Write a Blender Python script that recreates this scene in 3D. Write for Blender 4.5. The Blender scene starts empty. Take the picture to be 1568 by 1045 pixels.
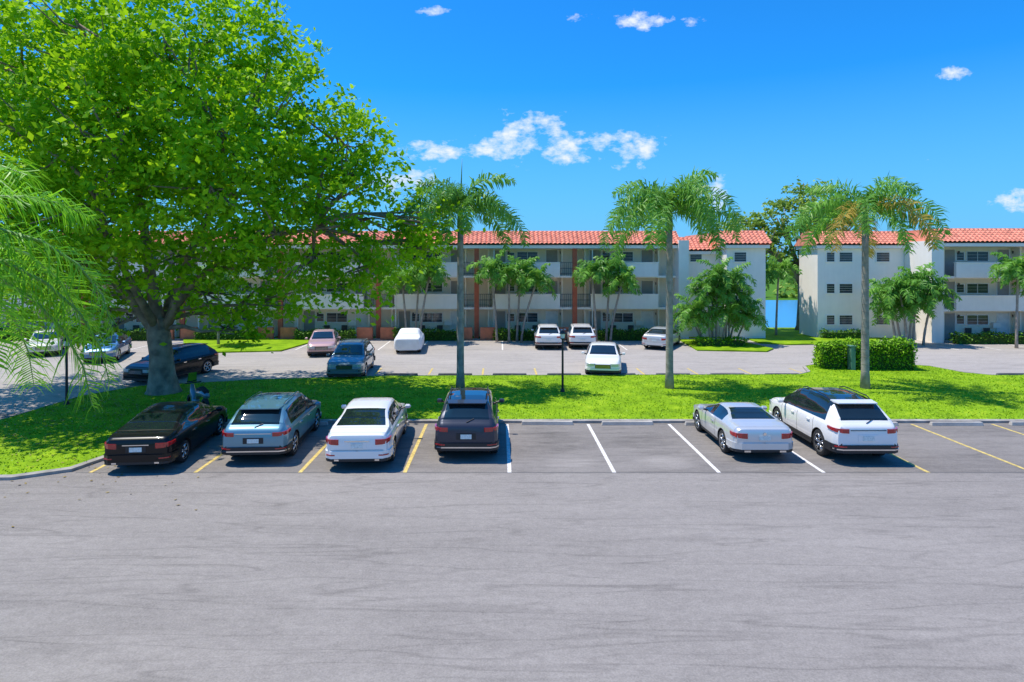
import bpy, math, random, bmesh
import numpy as np
from mathutils import Vector, Matrix
random.seed(7); R=np.random.default_rng(7)
scene=bpy.context.scene
scene.view_settings.view_transform='Standard'; scene.view_settings.look='None'; scene.view_settings.exposure=0
COL=scene.collection
# ------------------------------------------------------------ materials
def newmat(name):
    m=bpy.data.materials.new(name); m.use_nodes=True
    nt=m.node_tree; return m,nt,nt.nodes['Principled BSDF']
def math_node(nt,op,a,b=None,c=None,clamp=False):
    n=nt.nodes.new('ShaderNodeMath'); n.operation=op; n.use_clamp=clamp
    for i,v in enumerate((a,b,c)):
        if v is None: continue
        if isinstance(v,(int,float)): n.inputs[i].default_value=v
        else: nt.links.new(v,n.inputs[i])
    return n.outputs[0]
def simple(name,col,rough=0.6,metal=0,coat=0,var=0.08,scale=3.0,bump=0.0,spec=0.5,streak=0):
    m,nt,b=newmat(name)
    b.inputs['Roughness'].default_value=rough; b.inputs['Metallic'].default_value=metal
    b.inputs['Coat Weight'].default_value=coat; b.inputs['Coat Roughness'].default_value=0.03
    b.inputs['Specular IOR Level'].default_value=spec
    tc=nt.nodes.new('ShaderNodeTexCoord'); n=nt.nodes.new('ShaderNodeTexNoise')
    n.inputs['Scale'].default_value=scale; n.inputs['Detail'].default_value=3
    nt.links.new(tc.outputs['Object'],n.inputs['Vector'])
    r=nt.nodes.new('ShaderNodeValToRGB'); r.color_ramp.elements[0].position=.3; r.color_ramp.elements[1].position=.7
    r.color_ramp.elements[0].color=[c*(1-var) for c in col]+[1]; r.color_ramp.elements[1].color=[min(1,c*(1+var)) for c in col]+[1]
    nt.links.new(n.outputs['Fac'],r.inputs['Fac'])
    if streak:
        mp=nt.nodes.new('ShaderNodeMapping'); mp.inputs['Scale'].default_value=(5,5,.5); nt.links.new(tc.outputs['Object'],mp.inputs['Vector'])
        n3=nt.nodes.new('ShaderNodeTexNoise'); n3.inputs['Scale'].default_value=.8; n3.inputs['Detail'].default_value=4; nt.links.new(mp.outputs[0],n3.inputs['Vector'])
        mul=nt.nodes.new('ShaderNodeVectorMath'); mul.operation='SCALE'; nt.links.new(r.outputs['Color'],mul.inputs[0])
        nt.links.new(math_node(nt,'MULTIPLY_ADD',n3.outputs['Fac'],streak,1-streak*.6),mul.inputs['Scale']); nt.links.new(mul.outputs[0],b.inputs['Base Color'])
    else: nt.links.new(r.outputs['Color'],b.inputs['Base Color'])
    if bump>0:
        bp=nt.nodes.new('ShaderNodeBump'); bp.inputs['Strength'].default_value=bump; bp.inputs['Distance'].default_value=.02
        n2=nt.nodes.new('ShaderNodeTexNoise'); n2.inputs['Scale'].default_value=scale*10
        nt.links.new(tc.outputs['Object'],n2.inputs['Vector'])
        nt.links.new(n2.outputs['Fac'],bp.inputs['Height']); nt.links.new(bp.outputs['Normal'],b.inputs['Normal'])
    return m
def leafmat(name,c1,c2,trans=0.45,rough=.55):
    m=bpy.data.materials.new(name); m.use_nodes=True; nt=m.node_tree; b=nt.nodes['Principled BSDF']; out=nt.nodes['Material Output']
    g=nt.nodes.new('ShaderNodeNewGeometry'); tc=nt.nodes.new('ShaderNodeTexCoord')
    n=nt.nodes.new('ShaderNodeTexNoise'); n.inputs['Scale'].default_value=.6; n.inputs['Detail'].default_value=1; nt.links.new(tc.outputs['Object'],n.inputs['Vector'])
    a=nt.nodes.new('ShaderNodeMath'); a.operation='MULTIPLY_ADD'; a.inputs[1].default_value=.6
    nt.links.new(g.outputs['Random Per Island'],a.inputs[0])
    s=nt.nodes.new('ShaderNodeMath'); s.operation='MULTIPLY_ADD'; s.inputs[1].default_value=1.4; s.inputs[2].default_value=-.5
    nt.links.new(n.outputs['Fac'],s.inputs[0]); nt.links.new(s.outputs[0],a.inputs[2])
    r=nt.nodes.new('ShaderNodeValToRGB'); r.color_ramp.elements[0].color=list(c1)+[1]; r.color_ramp.elements[1].color=list(c2)+[1]
    nt.links.new(a.outputs[0],r.inputs['Fac']); nt.links.new(r.outputs['Color'],b.inputs['Base Color'])
    b.inputs['Roughness'].default_value=rough; b.inputs['Specular IOR Level'].default_value=.2
    if trans:
        t=nt.nodes.new('ShaderNodeBsdfTranslucent'); mx=nt.nodes.new('ShaderNodeMixShader'); mx.inputs[0].default_value=trans
        h=nt.nodes.new('ShaderNodeHueSaturation'); h.inputs['Value'].default_value=1.5; h.inputs['Hue'].default_value=.49
        nt.links.new(r.outputs['Color'],h.inputs['Color']); nt.links.new(h.outputs['Color'],t.inputs['Color'])
        nt.links.new(b.outputs[0],mx.inputs[1]); nt.links.new(t.outputs[0],mx.inputs[2]); nt.links.new(mx.outputs[0],out.inputs['Surface'])
    return m
def asphalt(name,base,tint=(1,1,1.0),stain=0.35,patches=()):
    m,nt,b=newmat(name); L=nt.links
    tc=nt.nodes.new('ShaderNodeTexCoord'); P=tc.outputs['Object']
    def noise(scale,sx=1,sy=1,det=6,rough=.6):
        mp=nt.nodes.new('ShaderNodeMapping'); mp.inputs['Scale'].default_value=(sx,sy,1); L.new(P,mp.inputs['Vector'])
        n=nt.nodes.new('ShaderNodeTexNoise'); n.inputs['Scale'].default_value=scale; n.inputs['Detail'].default_value=det; n.inputs['Roughness'].default_value=rough
        L.new(mp.outputs[0],n.inputs['Vector']); return n.outputs['Fac']
    big=noise(.35,.35,1.2,4); mid=noise(1.3,.35,1.4,5,.7); fine=noise(30,1,1,3,.8); sp=noise(7,.6,1,5,.75)
    v=math_node(nt,'MULTIPLY_ADD',big,stain*1.9,1-stain*.95)
    v2=math_node(nt,'MULTIPLY_ADD',mid,stain*1.3,-stain*.65); v=math_node(nt,'ADD',v,v2)
    v3=math_node(nt,'MULTIPLY_ADD',fine,1.0,-.5); v=math_node(nt,'ADD',v,v3)
    v4=math_node(nt,'MULTIPLY_ADD',sp,.55,-.275); v=math_node(nt,'ADD',v,v4)
    ws=noise(.9,.7,1.6,6,.65); ws=math_node(nt,'MULTIPLY_ADD',ws,9,-5.7,clamp=True); v=math_node(nt,'MULTIPLY_ADD',ws,.15,v)
    for (ro,sc,sx_,sy_,amt) in((.05,.5,.22,2.6,.2),(-.12,.45,.3,2.0,.13)):
        w=nt.nodes.new('ShaderNodeTexNoise'); w.inputs['Scale'].default_value=sc; w.inputs['Detail'].default_value=2
        mp=nt.nodes.new('ShaderNodeMapping'); mp.inputs['Scale'].default_value=(sx_,sy_,1); mp.inputs['Rotation'].default_value=(0,0,ro)
        L.new(P,mp.inputs['Vector']); L.new(mp.outputs[0],w.inputs['Vector'])
        d=math_node(nt,'SUBTRACT',w.outputs['Fac'],.5); d=math_node(nt,'ABSOLUTE',d)
        d=math_node(nt,'MULTIPLY',d,60); d=math_node(nt,'MINIMUM',d,1)
        g=math_node(nt,'MULTIPLY_ADD',mid,4,-1.8,clamp=True); d=math_node(nt,'MAXIMUM',d,g)
        k=math_node(nt,'MULTIPLY_ADD',d,amt,1-amt)
        v=math_node(nt,'MULTIPLY',v,k)
    sep=nt.nodes.new('ShaderNodeSeparateXYZ'); L.new(P,sep.inputs[0])
    for (cx,cy,rx,ry,amt) in patches:
        a=math_node(nt,'SUBTRACT',sep.outputs[0],cx); a=math_node(nt,'DIVIDE',a,rx); a=math_node(nt,'POWER',math_node(nt,'ABSOLUTE',a),2)
        c=math_node(nt,'SUBTRACT',sep.outputs[1],cy); c=math_node(nt,'DIVIDE',c,ry); c=math_node(nt,'POWER',math_node(nt,'ABSOLUTE',c),2)
        s=math_node(nt,'ADD',a,c); s=math_node(nt,'ADD',s,math_node(nt,'MULTIPLY_ADD',mid,5,-2.5))
        s=math_node(nt,'MULTIPLY',math_node(nt,'SUBTRACT',1.2,s),.6,clamp=True)
        v=math_node(nt,'MULTIPLY_ADD',s,amt,v)
    mul=nt.nodes.new('ShaderNodeVectorMath'); mul.operation='SCALE'; mul.inputs[0].default_value=[base*t for t in tint]
    L.new(v,mul.inputs['Scale']); L.new(mul.outputs[0],b.inputs['Base Color'])
    b.inputs['Roughness'].default_value=.9; b.inputs['Specular IOR Level'].default_value=.25
    bp=nt.nodes.new('ShaderNodeBump'); bp.inputs['Strength'].default_value=.35; bp.inputs['Distance'].default_value=.008
    L.new(fine,bp.inputs['Height']); L.new(bp.outputs[0],b.inputs['Normal'])
    return m
def grassmat(name,c1,c2,c3):
    m,nt,b=newmat(name); L=nt.links; tc=nt.nodes.new('ShaderNodeTexCoord')
    n=nt.nodes.new('ShaderNodeTexNoise'); n.inputs['Scale'].default_value=.8; n.inputs['Detail'].default_value=8; n.inputs['Roughness'].default_value=.7
    L.new(tc.outputs['Object'],n.inputs['Vector'])
    r=nt.nodes.new('ShaderNodeValToRGB'); e=r.color_ramp.elements; e[0].position=.34; e[0].color=list(c1)+[1]; e[1].position=.7; e[1].color=list(c3)+[1]
    x=e.new(.52); x.color=list(c2)+[1]
    L.new(n.outputs['Fac'],r.inputs['Fac'])
    n2=nt.nodes.new('ShaderNodeTexNoise'); n2.inputs['Scale'].default_value=22; n2.inputs['Detail'].default_value=4; L.new(tc.outputs['Object'],n2.inputs['Vector'])
    mul=nt.nodes.new('ShaderNodeVectorMath'); mul.operation='SCALE'; L.new(r.outputs[0],mul.inputs[0])
    L.new(math_node(nt,'MULTIPLY_ADD',n2.outputs['Fac'],1.2,.4),mul.inputs['Scale']); L.new(mul.outputs[0],b.inputs['Base Color'])
    b.inputs['Roughness'].default_value=.9; b.inputs['Specular IOR Level'].default_value=.1
    bp=nt.nodes.new('ShaderNodeBump'); bp.inputs['Strength'].default_value=.4; bp.inputs['Distance'].default_value=.03
    L.new(n2.outputs['Fac'],bp.inputs['Height']); L.new(bp.outputs[0],b.inputs['Normal'])
    return m

M={}
M['asphalt']=asphalt('aged_asphalt',.262,(1.09,.98,.885),.26)
M['asphalt_stall']=asphalt('stall_asphalt',.215,(1.09,.98,.885),.4,patches=[(2.1,18.7,.8,.6,.4),(5.0,18.7,.8,.6,.4),(1.8,21.2,1.0,1.6,-.25),(4.8,20.8,1.0,1.4,-.2)])
M['asphalt_far']=asphalt('far_asphalt',.37,(1.09,.98,.88),.2)
M['concrete']=simple('concrete',(.46,.42,.37),.85,var=.2,scale=2,bump=.2)
M['curb']=simple('curb_concrete',(.35,.32,.28),.85,var=.3,scale=3,bump=.2)
M['stopdark']=simple('stop_dark',(.12,.12,.12),.9,var=.3)
M['whitepaint']=simple('white_line',(.74,.70,.65),.8,var=.25,scale=8)
M['yellowpaint']=simple('yellow_line',(.62,.46,.14),.8,var=.3,scale=8)
M['grass']=grassmat('lawn_grass',(.14,.25,.008),(.22,.38,.008),(.36,.50,.02))
M['ground']=grassmat('ground_grass',(.05,.14,.01),(.08,.2,.012),(.12,.24,.02))
M['blade']=leafmat('grass_blade',(.19,.38,.006),(.36,.56,.02),0)
M['leaf']=leafmat('tree_leaf',(.10,.30,.004),(.42,.68,.014),.42)
M['litter']=leafmat('leaf_litter',(.18,.12,.04),(.4,.3,.1),0)
M['leaf2']=leafmat('far_tree_leaf',(.13,.24,.03),(.36,.50,.07),.25)
M['palmleaf']=leafmat('palm_leaf',(.07,.23,.03),(.24,.48,.06),.3,.4)
M['palmyellow']=leafmat('palm_leaf_dry',(.32,.22,.03),(.62,.46,.1),.3)
M['palmnear']=leafmat('near_palm_leaf',(.10,.34,.01),(.30,.62,.03),.4,.4)
M['hedge']=leafmat('hedge_leaf',(.12,.30,.006),(.32,.56,.012),0)
M['hedgedark']=leafmat('shrub_leaf',(.05,.15,.01),(.15,.30,.02),0)
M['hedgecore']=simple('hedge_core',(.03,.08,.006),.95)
M['bark']=simple('bark',(.28,.21,.15),.95,var=.45,scale=2.5,bump=.8)
M['palmbark']=simple('palm_bark',(.33,.28,.23),.9,var=.25,scale=4,bump=.4)
M['crownshaft']=simple('crownshaft',(.16,.30,.06),.5,var=.2)
M['wall']=simple('stucco_white',(.95,.86,.76),.9,var=.03,scale=1.5,bump=.1,streak=.12)
M['wallback']=simple('stucco_cream',(.95,.80,.62),.9,var=.04,scale=1.5,streak=.1)
M['trim']=simple('white_trim',(.92,.86,.79),.6,var=.03)
M['redcol']=simple('red_column',(.50,.12,.06),.8,var=.12)
M['terracotta']=simple('terracotta_wall',(.58,.19,.10),.85,var=.15,scale=3)
M['rooftile']=simple('clay_rooftile',(.82,.27,.17),.8,var=.3,scale=3,bump=.3)
M['flatroof']=simple('flat_roof',(.5,.5,.5),.9)
M['winglass']=simple('window_glass',(.05,.06,.065),.08,var=.3)
M['door']=simple('door_grey',(.36,.31,.27),.6)
M['doorw']=simple('door_white',(.78,.76,.72),.6)
M['rail']=simple('dark_rail',(.09,.06,.045),.5)
M['black']=simple('black_trim',(.018,.018,.02),.5)
M['rubber']=simple('tyre_rubber',(.02,.02,.021),.85)
M['carglass']=simple('car_glass',(.012,.02,.022),.03,var=.1,coat=.6)
M['rim']=simple('alloy_rim',(.55,.56,.58),.25,metal=.9)
M['chrome']=simple('chrome',(.75,.75,.77),.12,metal=1)
M['red']=simple('tail_lens',(.45,.012,.015),.15,coat=1,var=.2,scale=20)
M['headlens']=simple('head_lens',(.6,.62,.65),.08,coat=1,metal=.3)
M['plate']=simple('licence_plate',(.72,.76,.72),.5,var=.15,scale=25)
m,nt,b=newmat('lake_water'); b.inputs['Base Color'].default_value=(.06,.28,.52,1); b.inputs['Roughness'].default_value=.25
n=nt.nodes.new('ShaderNodeTexNoise'); n.inputs['Scale'].default_value=1.2; bp=nt.nodes.new('ShaderNodeBump'); bp.inputs['Strength'].default_value=.5; bp.inputs['Distance'].default_value=.1
nt.links.new(n.outputs['Fac'],bp.inputs['Height']); nt.links.new(bp.outputs[0],b.inputs['Normal']); M['water']=m
def paint(name,c,metal=0.0,rough=.3,coat=1.0,spec=.5): return simple(name,c,rough,metal=metal,coat=coat,var=.02,scale=2,spec=spec)
PT={'black':paint('paint_black',(.006,.0065,.008),0,.3,.45,.15),'teal':paint('paint_teal',(.14,.30,.38),.35,.3),
 'white':paint('paint_white',(.88,.85,.81)),'grey':paint('paint_grey',(.045,.05,.07),.3,.35,.5,.2),'silver':paint('paint_silver',(.68,.68,.67),.35,.28),
 'blue':paint('paint_blue',(.05,.18,.38),.2),'maroon':paint('paint_rose',(.6,.36,.34),.2),'slate':paint('paint_slate',(.12,.19,.23),.2),
 'beige':paint('paint_beige',(.75,.7,.6),.1),'cover':simple('car_cover_cloth',(.78,.77,.77),.8,var=.06,scale=4,bump=.5)}
# ------------------------------------------------------------ mesh helpers
def empty(name,loc=(0,0,0)):
    e=bpy.data.objects.new(name,None); COL.objects.link(e); e.location=loc; e.empty_display_size=.3; return e
class MB:
    def __init__(s): s.v=[];s.f=[];s.m=[]
    def add(s,vs,fs,mi=0):
        o=len(s.v); s.v+= [tuple(v) for v in vs]; s.f+=[tuple(i+o for i in f) for f in fs]; s.m+=[mi]*len(fs)
    def box(s,x0,x1,y0,y1,z0,z1,mi=0):
        s.add([(x0,y0,z0),(x1,y0,z0),(x1,y1,z0),(x0,y1,z0),(x0,y0,z1),(x1,y0,z1),(x1,y1,z1),(x0,y1,z1)],
              [(0,3,2,1),(4,5,6,7),(0,1,5,4),(1,2,6,5),(2,3,7,6),(3,0,4,7)],mi)
    def poly(s,pts,z0,z1,mi=0):
        n=len(pts); s.add([(p[0],p[1],z0) for p in pts]+[(p[0],p[1],z1) for p in pts],
            [tuple(range(n,2*n))]+[(i,(i+1)%n,n+(i+1)%n,n+i) for i in range(n)],mi)
    def tube(s,pts,rad,sides=8,mi=0,cap=True):
        pts=[Vector(p) for p in pts]; rings=[]
        up=Vector((0.13,.31,.94)).normalized()
        for i,p in enumerate(pts):
            t=(pts[min(i+1,len(pts)-1)]-pts[max(i-1,0)]).normalized()
            a=t.cross(up if abs(t.dot(up))<.95 else Vector((1,0,0))).normalized(); b=t.cross(a)
            rings.append([p+(a*math.cos(q)+b*math.sin(q))*rad[i] for q in [2*math.pi*j/sides for j in range(sides)]])
        vs=[v for r in rings for v in r]; fs=[]
        for i in range(len(pts)-1):
            for j in range(sides):
                k=(j+1)%sides; fs.append((i*sides+j,i*sides+k,(i+1)*sides+k,(i+1)*sides+j))
        if cap: fs.append(tuple(range(sides))[::-1]); fs.append(tuple((len(pts)-1)*sides+j for j in range(sides)))
        s.add(vs,fs,mi)
    def obj(s,name,mats,parent=None,smooth=False,bevel=0,loc=None):
        me=bpy.data.meshes.new(name); me.from_pydata(s.v,[],s.f); me.update()
        for m in mats: me.materials.append(m)
        me.polygons.foreach_set('material_index',s.m)
        if smooth: me.polygons.foreach_set('use_smooth',[True]*len(s.f))
        o=bpy.data.objects.new(name,me); COL.objects.link(o)
        if parent: o.parent=parent
        if loc: o.location=loc
        if bevel:
            b=o.modifiers.new('b','BEVEL'); b.width=bevel; b.segments=2; b.limit_method='ANGLE'
        return o
def npmesh(name,verts,nq,mat,parent=None,k=4):
    me=bpy.data.meshes.new(name); me.vertices.add(len(verts)); me.vertices.foreach_set('co',verts.astype(np.float32).ravel())
    me.loops.add(nq*k); me.loops.foreach_set('vertex_index',np.arange(nq*k,dtype=np.int32))
    me.polygons.add(nq); me.polygons.foreach_set('loop_start',np.arange(nq,dtype=np.int32)*k)
    me.update(calc_edges=True); me.materials.append(mat)
    o=bpy.data.objects.new(name,me); COL.objects.link(o)
    if parent: o.parent=parent
    return o
def leaves(name,C,size,mat,parent=None,upbias=.6,aspect=.55):
    n=len(C); N=R.normal(size=(n,3)); N/=np.linalg.norm(N,axis=1)[:,None]; N[:,2]=np.abs(N[:,2])+upbias; N/=np.linalg.norm(N,axis=1)[:,None]
    T=np.cross(N,R.normal(size=(n,3))); T/=np.linalg.norm(T,axis=1)[:,None]; B=np.cross(N,T)
    s=(size*R.uniform(.6,1.3,n))[:,None]
    V=np.stack([C+T*s,C+B*s*aspect,C-T*s,C-B*s*aspect],1).reshape(-1,3)
    return npmesh(name,V,n,mat,parent)
def crown(name,lobes,per_m2,leaf,mat,parent,clumpr=.55,nl=36,flat=.5,upbias=.35):
    Cs=[]
    for L_ in lobes:
        x,y,z,r=L_[:4]; dn=L_[4] if len(L_)>4 else 1
        n=max(6,int(per_m2*dn*r*r)); d=R.normal(size=(n,3)); d/=np.linalg.norm(d,axis=1)[:,None]
        rr=r*np.where(R.random(n)<.8,R.uniform(.78,1.1,n),R.uniform(.3,.8,n))
        Cs.append(np.array([x,y,z])+d*rr[:,None]*np.array([1,1,.85]))
    C=np.concatenate(Cs); n=len(C)
    cs=R.uniform(.5,1.35,n)*clumpr
    off=R.normal(size=(n,nl,3))*.5; off[:,:,2]*=flat
    off[:,:,2]-= .35*(off[:,:,0]**2+off[:,:,1]**2)
    P=(C[:,None,:]+off*cs[:,None,None]).reshape(-1,3)
    keep=R.random(len(P))<np.repeat(R.uniform(.55,1,n),nl)
    return leaves(name,P[keep],leaf,mat,parent,upbias=upbias)
# ------------------------------------------------------------ ground, pavements
def sheet(name,pts,z,mat):
    mb=MB(); mb.add([(p[0],p[1],z) for p in pts],[tuple(range(len(pts)))]); return mb.obj(name,[mat])
def rect(x0,x1,y0,y1): return [(x0,y0),(x1,y0),(x1,y1),(x0,y1)]
sheet('ground',rect(-1500,1500,-300,2500),0,M['ground'])
sheet('road',rect(-75,75,-12,17.75),.008,M['asphalt'])
sheet('parking_lot_pavement',rect(-75,75,17.75,24.6),.006,M['asphalt_stall'])
sheet('far_parking_pavement',rect(-75,75,24.6,47.6),.004,M['asphalt_far'])
sheet('sidewalk',rect(-75,22,47.6,48.6),.012,M['concrete'])
mb=MB(); 
island=[(-18,17.0),(-13.4,17.25),(-12.3,17.9),(-12.0,19.0),(-11.9,20.5),(-11.9,23.3),(60,23.3),(60,32.4),(25.5,32.4),(24.6,33.2),(24.2,35.2),(23,35.9),(18.2,35.9),(17.2,35.2),(16.6,33.4),(15.6,32.6),(-6,32.2),(-12,31.2),(-17,29.6),(-18.3,27.5),(-18.6,22)]
mb.poly(island,-.01,.10,0); mb.obj('grass_median',[M['grass']])
mb=MB()
n=len(island)
def offs(pts,d):
    out=[];n=len(pts)
    for i in range(n):
        p0=Vector(pts[i-1]);p1=Vector(pts[i]);p2=Vector(pts[(i+1)%n]);a=(p1-p0).normalized();b=(p2-p1).normalized()
        nn=Vector((a.y,-a.x))+Vector((b.y,-b.x)); nn.normalize(); c=max(.5,nn.dot(Vector((a.y,-a.x)))); out.append(tuple(p1+nn*d/c))
    return out
o1=offs(island,.002); o2=offs(island,.14)
for i in range(n):
    j=(i+1)%n
    mb.add([(*o1[i],-.01),(*o1[j],-.01),(*o2[j],-.01),(*o2[i],-.01),(*o1[i],.12),(*o1[j],.12),(*o2[j],.09),(*o2[i],.09)],[(4,7,6,5),(2,3,7,6),(0,1,5,4)])
mb.obj('curb',[M['curb']])
def inpoly(x,y,poly):
    c=np.zeros(len(x),bool); j=len(poly)-1
    for i in range(len(poly)):
        xi,yi=poly[i];xj,yj=poly[j]
        t=((yi>y)!=(yj>y))&(x<(xj-xi)*(y-yi)/((yj-yi) or 1e-9)+xi); c^=t; j=i
    return c
nb=80000; x=R.uniform(-19,30,nb); y=R.uniform(17,36,nb); k=inpoly(x,y,island); x=x[k];y=y[k]; nb=len(x)
h=R.uniform(.02,.07,nb); a=R.uniform(0,6.28,nb); w=R.uniform(.012,.03,nb); base=np.stack([x,y,np.full(nb,.10)],1)
dx=np.stack([np.cos(a)*w,np.sin(a)*w,0*a],1); tip=base+np.stack([R.normal(size=nb)*.05,R.normal(size=nb)*.05,h],1)
npmesh('grass_tufts',np.stack([base-dx,base+dx,tip],1).reshape(-1,3),nb,M['blade'],k=3)
# fallen leaves under the big tree
nl_=1600; lx=-14.5+R.normal(size=nl_)*4.0; ly=24+R.normal(size=nl_)*3.6; kk=inpoly(lx,ly,island)
leaves('leaf_litter',np.stack([lx,ly,np.where(kk,.135,.028)],1),.05,M['litter'],None,upbias=3)
mb=MB(); my=MB()
for k_ in range(-4,12):
    X=.28+2.97*k_
    if X<-11.7: continue
    tgt=mb if k_ in(0,1,2,3) else my
    tgt.add([(X-.055,17.7,.011),(X+.055,17.7,.011),(X+.055,23.0,.011),(X-.055,23.0,.011)],[(0,1,2,3)])
for k_ in range(-9,12):
    X=-.9+2.85*k_
    if not(-8<X<17): continue
    my.add([(X-.05,33.0,.009),(X+.05,33.0,.009),(X+.05,35,.009),(X-.05,35,.009)],[(0,1,2,3)])
for k_ in range(-16,20):
    X=.2+2.8*k_
    if 13<X<22: continue
    mb.add([(X-.05,42.2,.009),(X+.05,42.2,.009),(X+.05,47,.009),(X-.05,47,.009)],[(0,1,2,3)])
mb.obj('parking_lines',[M['whitepaint']]); my.obj('yellow_parking_lines',[M['yellowpaint']])
mb=MB(); mb.add([(-12,17.70,.0125),(75,17.70,.0125),(75,17.73,.0125),(-12,17.73,.0125)],[(0,1,2,3)]); mb.obj('pavement_seam',[M['stopdark']])
def wheelstop(X,Y,mat,l=1.9):
    mb=MB(); prof=[(-.09,0),(-.06,.12),(.06,.12),(.09,0)]
    vs=[(sx*l/2*(1 if i in(0,3) else .97),p[0],p[1]) for sx in(-1,1) for i,p in enumerate(prof)]
    mb.add(vs,[(0,1,2,3),(7,6,5,4),(0,4,5,1),(1,5,6,2),(2,6,7,3)]); o=mb.obj('wheel_stop',[mat],loc=(X,Y,.01),bevel=.01); o.rotation_euler=(0,0,random.uniform(-.015,.015))
for k_ in range(-4,9): wheelstop(.28+2.97*(k_+.5)+random.uniform(-.1,.1),22.9+random.uniform(-.08,.08),M['concrete'])
for k_ in range(-2,6): wheelstop(-.9+2.85*(k_+.5),32.75,M['stopdark'],1.8)
for X in(27,30,33): wheelstop(X,32.8,M['stopdark'])
def isle(name,pts,mat):
    mb=MB(); mb.poly(pts,-.01,.09); mb.obj(name,[mat])
isle('grass_verge',[(-20.5,40.5),(-14.5,41.5),(-13.6,47.5),(-24,47.5)],M['grass'])
isle('grass_verge',[(13.2,41.8),(17.6,41.2),(18.6,42.5),(17.6,47.5),(13.6,47.5)],M['grass'])
isle('grass_verge',[(19.0,48.5),(18.9,45.6),(20.5,44.6),(27,45.4),(29.5,48.5)],M['grass'])
sheet('lake_shore_lawn',rect(15,60,48.6,58),.006,M['grass'])
sheet('lake_water',rect(-80,160,56.5,96),.012,M['water'])
# ------------------------------------------------------------ buildings
def window(mb,x0,x1,y,z0,z1,slats=3):
    f=.06
    mb.box(x0-f,x1+f,y-.05,y-.002,z1,z1+f,0); mb.box(x0-f,x1+f,y-.08,y-.002,z0-f,z0,0)
    mb.box(x0-f,x0,y-.05,y-.002,z0,z1,0); mb.box(x1,x1+f,y-.05,y-.002,z0,z1,0)
    mb.box(x0,x1,y-.02,y-.004,z0,z1,1)
    n=max(1,round((x1-x0)/.8))
    for i in range(1,n):
        xm=x0+(x1-x0)*i/n; mb.box(xm-.02,xm+.02,y-.04,y-.021,z0,z1,0)
    for i in range(1,slats):
        z=z0+(z1-z0)*i/slats; mb.box(x0,x1,y-.03,y-.0215,z-.006,z+.006,0)
def roofband(mb,x0,x1,y0,y1,z0,z1,courses=6,mi=0):
    n=int((x1-x0)/.05); xs=np.linspace(x0,x1,n+1); rows=[]
    ph=np.abs(np.sin((xs-x0)*math.pi/.34)); vs=[];fs=[]
    for c in range(courses):
        for e in(0,1):
            t=(c+e)/courses; y=y0+(y1-y0)*t; z=z0+(z1-z0)*t+(.05 if e==0 else .0)
            rows.append([(xs[i],y-.05*ph[i],z+.10*ph[i]) for i in range(n+1)])
    for r in rows: vs+=r
    for r in range(len(rows)-1):
        for i in range(n): fs.append((r*(n+1)+i,r*(n+1)+i+1,(r+1)*(n+1)+i+1,(r+1)*(n+1)+i))
    mb.add(vs,fs,mi)
S=2.46
def roof(par,x0,x1,yf,depth,eave,rise=1.15,run=1.6):
    if depth<6: run=min(run,depth*.5)
    mb=MB(); roofband(mb,x0-.3,x1+.3,yf-.45,yf-.45+run,eave+.12,eave+rise)
    mb.add([(x0-.3,yf+depth+.3,eave+.1),(x1+.3,yf+depth+.3,eave+.1),(x1+.3,yf+depth-run+.4,eave+rise),(x0-.3,yf+depth-run+.4,eave+rise)],[(0,1,2,3)])
    for xe in(x0-.3,x1+.3):
        mb.add([(xe,yf-.45,eave+.1),(xe,yf+depth+.3,eave+.1),(xe,yf+depth-run+.4,eave+rise),(xe,yf-.45+run,eave+rise)],[(0,1,2,3)])
    mb.tube([(x0-.3,yf-.45+run,eave+rise+.02),(x1+.3,yf-.45+run,eave+rise+.02)],[.09,.09],8)
    mb.obj('roof_tiles',[M['rooftile']],par,smooth=False)
    mb=MB(); mb.box(x0-.2,x1+.2,yf-.3,yf+depth+.2,eave-.16,eave+.08,0); mb.box(x0,x1,yf+run-.4,yf+depth-run+.3,eave+.09,eave+rise-.1,1)
    mb.obj('eave_fascia',[M['trim'],M['flatroof']],par)
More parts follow.
